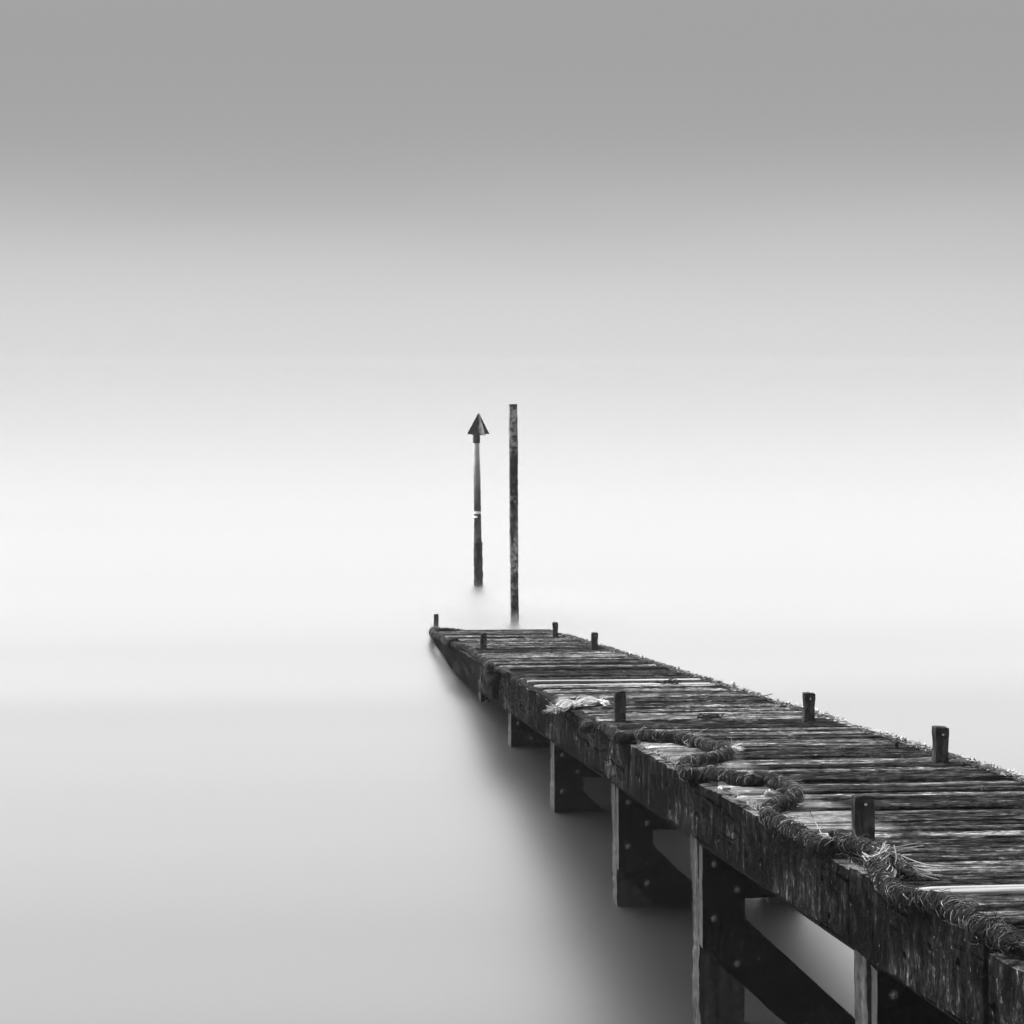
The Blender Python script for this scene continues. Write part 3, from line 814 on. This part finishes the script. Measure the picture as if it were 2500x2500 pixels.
# soft mist of blurred swell lapping over the drowned end of the pier
mm = bpy.data.materials.new('swell_mist'); mm.use_nodes = True; mm.node_tree.nodes.clear(); q_ = mm.node_tree
def Q(t_, **kw):
    x_ = q_.nodes.new(t_)
    for k_, v_ in kw.items(): setattr(x_, k_, v_)
    return x_
tcx = Q('ShaderNodeTexCoord'); vl = Q('ShaderNodeVectorMath', operation='LENGTH'); q_.links.new(tcx.outputs['Object'], vl.inputs[0])
mrx = Q('ShaderNodeMapRange'); mrx.interpolation_type = 'SMOOTHSTEP'; q_.links.new(vl.outputs['Value'], mrx.inputs[0])
mrx.inputs[1].default_value = 0.1; mrx.inputs[2].default_value = 1.0; mrx.inputs[3].default_value = MIST; mrx.inputs[4].default_value = 0.0
pvx = Q('ShaderNodeVolumePrincipled'); pvx.inputs['Color'].default_value = (.60, .60, .60, 1); q_.links.new(mrx.outputs[0], pvx.inputs['Density'])
ox = Q('ShaderNodeOutputMaterial'); q_.links.new(pvx.outputs[0], ox.inputs['Volume'])
bmx = bmesh.new(); bmesh.ops.create_icosphere(bmx, subdivisions=4, radius=1.0); mex = bpy.data.meshes.new('mist'); bmx.to_mesh(mex); bmx.free(); mex.materials.append(mm)
mist = bpy.data.objects.new('mist', mex); link(mist); mist.location = (2.95, 24.2, .0); mist.scale = (1.7, 2.7, .19)
tag(mist, 'low white mist of blurred swell round the drowned far end of the pier', None, None, 'stuff')

# ------------------------------------------------------------------ sky, sun
SUN_EL, SUN_AZ = R(50), R(-40)      # azimuth from +Y towards +X
world = bpy.data.worlds.new('World'); sc.world = world; world.use_nodes = True
nt = world.node_tree; nt.nodes.clear()
def N(t, **kw):
    x = nt.nodes.new(t)
    for k_, v_ in kw.items(): setattr(x, k_, v_)
    return x
def Lk(a, b): nt.links.new(a, b)
def Mt(op, a, b=None):
    x = N('ShaderNodeMath', operation=op)
    for i, v_ in enumerate((a, b)):
        if v_ is None: continue
        if isinstance(v_, (int, float)): x.inputs[i].default_value = v_
        else: Lk(v_, x.inputs[i])
    return x.outputs[0]
sky = N('ShaderNodeTexSky'); sky.sky_type = 'NISHITA'; sky.sun_disc = False; sky.sun_elevation = SUN_EL; sky.sun_rotation = SUN_AZ
bw = N('ShaderNodeRGBToBW'); Lk(sky.outputs[0], bw.inputs[0])
tc = N('ShaderNodeTexCoord'); sep = N('ShaderNodeSeparateXYZ'); Lk(tc.outputs['Generated'], sep.inputs[0])
# soft horizontal cloud bands
mp = N('ShaderNodeMapping'); mp.inputs['Scale'].default_value = (3.2, 3.2, 20); Lk(tc.outputs['Generated'], mp.inputs[0])
nz = N('ShaderNodeTexNoise'); nz.inputs['Scale'].default_value = 1.0; nz.inputs['Detail'].default_value = 2; Lk(mp.outputs[0], nz.inputs['Vector'])
zz = Mt('ADD', sep.outputs['Z'], Mt('MULTIPLY', Mt('SUBTRACT', nz.outputs['Fac'], .5), .018))
rp = N('ShaderNodeValToRGB'); cr = rp.color_ramp; cr.interpolation = 'B_SPLINE'
SKYHI = 17.4
stops = [(.0, .71), (.02, .67), (.04, .60), (.06, .51), (.08, .43), (.10, .375), (.13, .355), (.17, .355), (.215, .45), (.28, SKYHI * .4), (.36, SKYHI), (.46, SKYHI * .95), (.60, SKYHI * .5), (.75, SKYHI * .25), (1.0, SKYHI * .2)]
while len(cr.elements) > 1: cr.elements.remove(cr.elements[-1])
cr.elements[0].position = 0; cr.elements[0].color = (stops[0][1] / 30,) * 3 + (1,)
for p_, v_ in stops[1:]:
    e = cr.elements.new(p_); e.color = (v_ / 30,) * 3 + (1,)
Lk(zz, rp.inputs[0])
bright = Mt('MULTIPLY', rp.outputs[0], 30.0)
# the light comes from ahead and left: the sky behind the camera is duller
dotv = N('ShaderNodeVectorMath', operation='DOT_PRODUCT'); Lk(tc.outputs['Generated'], dotv.inputs[0]); dotv.inputs[1].default_value = (-.35, .94, 0)
mr = N('ShaderNodeMapRange'); mr.interpolation_type = 'SMOOTHSTEP'; Lk(dotv.outputs['Value'], mr.inputs[0])
mr.inputs[1].default_value = -.5; mr.inputs[2].default_value = .7; mr.inputs[3].default_value = .12; mr.inputs[4].default_value = 1.0
cloud = Mt('MULTIPLY', bright, mr.outputs[0])
b1 = N('ShaderNodeBackground'); Lk(bw.outputs[0], b1.inputs[0]); b1.inputs[1].default_value = .1
b2 = N('ShaderNodeBackground'); Lk(cloud, b2.inputs[0]); b2.inputs[1].default_value = 1.0
mxs = N('ShaderNodeMixShader'); mxs.inputs[0].default_value = .97; Lk(b1.outputs[0], mxs.inputs[1]); Lk(b2.outputs[0], mxs.inputs[2])
wo = N('ShaderNodeOutputWorld'); Lk(mxs.outputs[0], wo.inputs[0])

sun = bpy.data.lights.new('sun', 'SUN'); sun.energy = 1.5; sun.angle = R(14)
so = bpy.data.objects.new('sun', sun); link(so)
sd = Vector((math.sin(SUN_AZ) * math.cos(SUN_EL), math.cos(SUN_AZ) * math.cos(SUN_EL), math.sin(SUN_EL)))
so.rotation_euler = (-sd).to_track_quat('-Z', 'Y').to_euler(); so.location = sd * 30

# ------------------------------------------------------------------ camera
cam = bpy.data.cameras.new('camera'); cam.sensor_width = 36; cam.lens = F / 2500 * 36
cam.shift_x = (1250 - PX0) / 2500; cam.shift_y = -(1250 - PY0) / 2500
cam.clip_start = .1; cam.clip_end = 20000
co = bpy.data.objects.new('camera', cam); link(co); co.location = CAM
co.rotation_euler = (R(90), 0, -TH)
sc.camera = co
sc.view_settings.view_transform = 'Standard'; sc.view_settings.look = 'None'; sc.view_settings.gamma = 1; sc.view_settings.exposure = 0
sc.view_settings.use_curve_mapping = False
sc.cycles.max_bounces = 8
sc.cycles.denoising_input_passes = 'RGB'; sc.cycles.use_adaptive_sampling = False
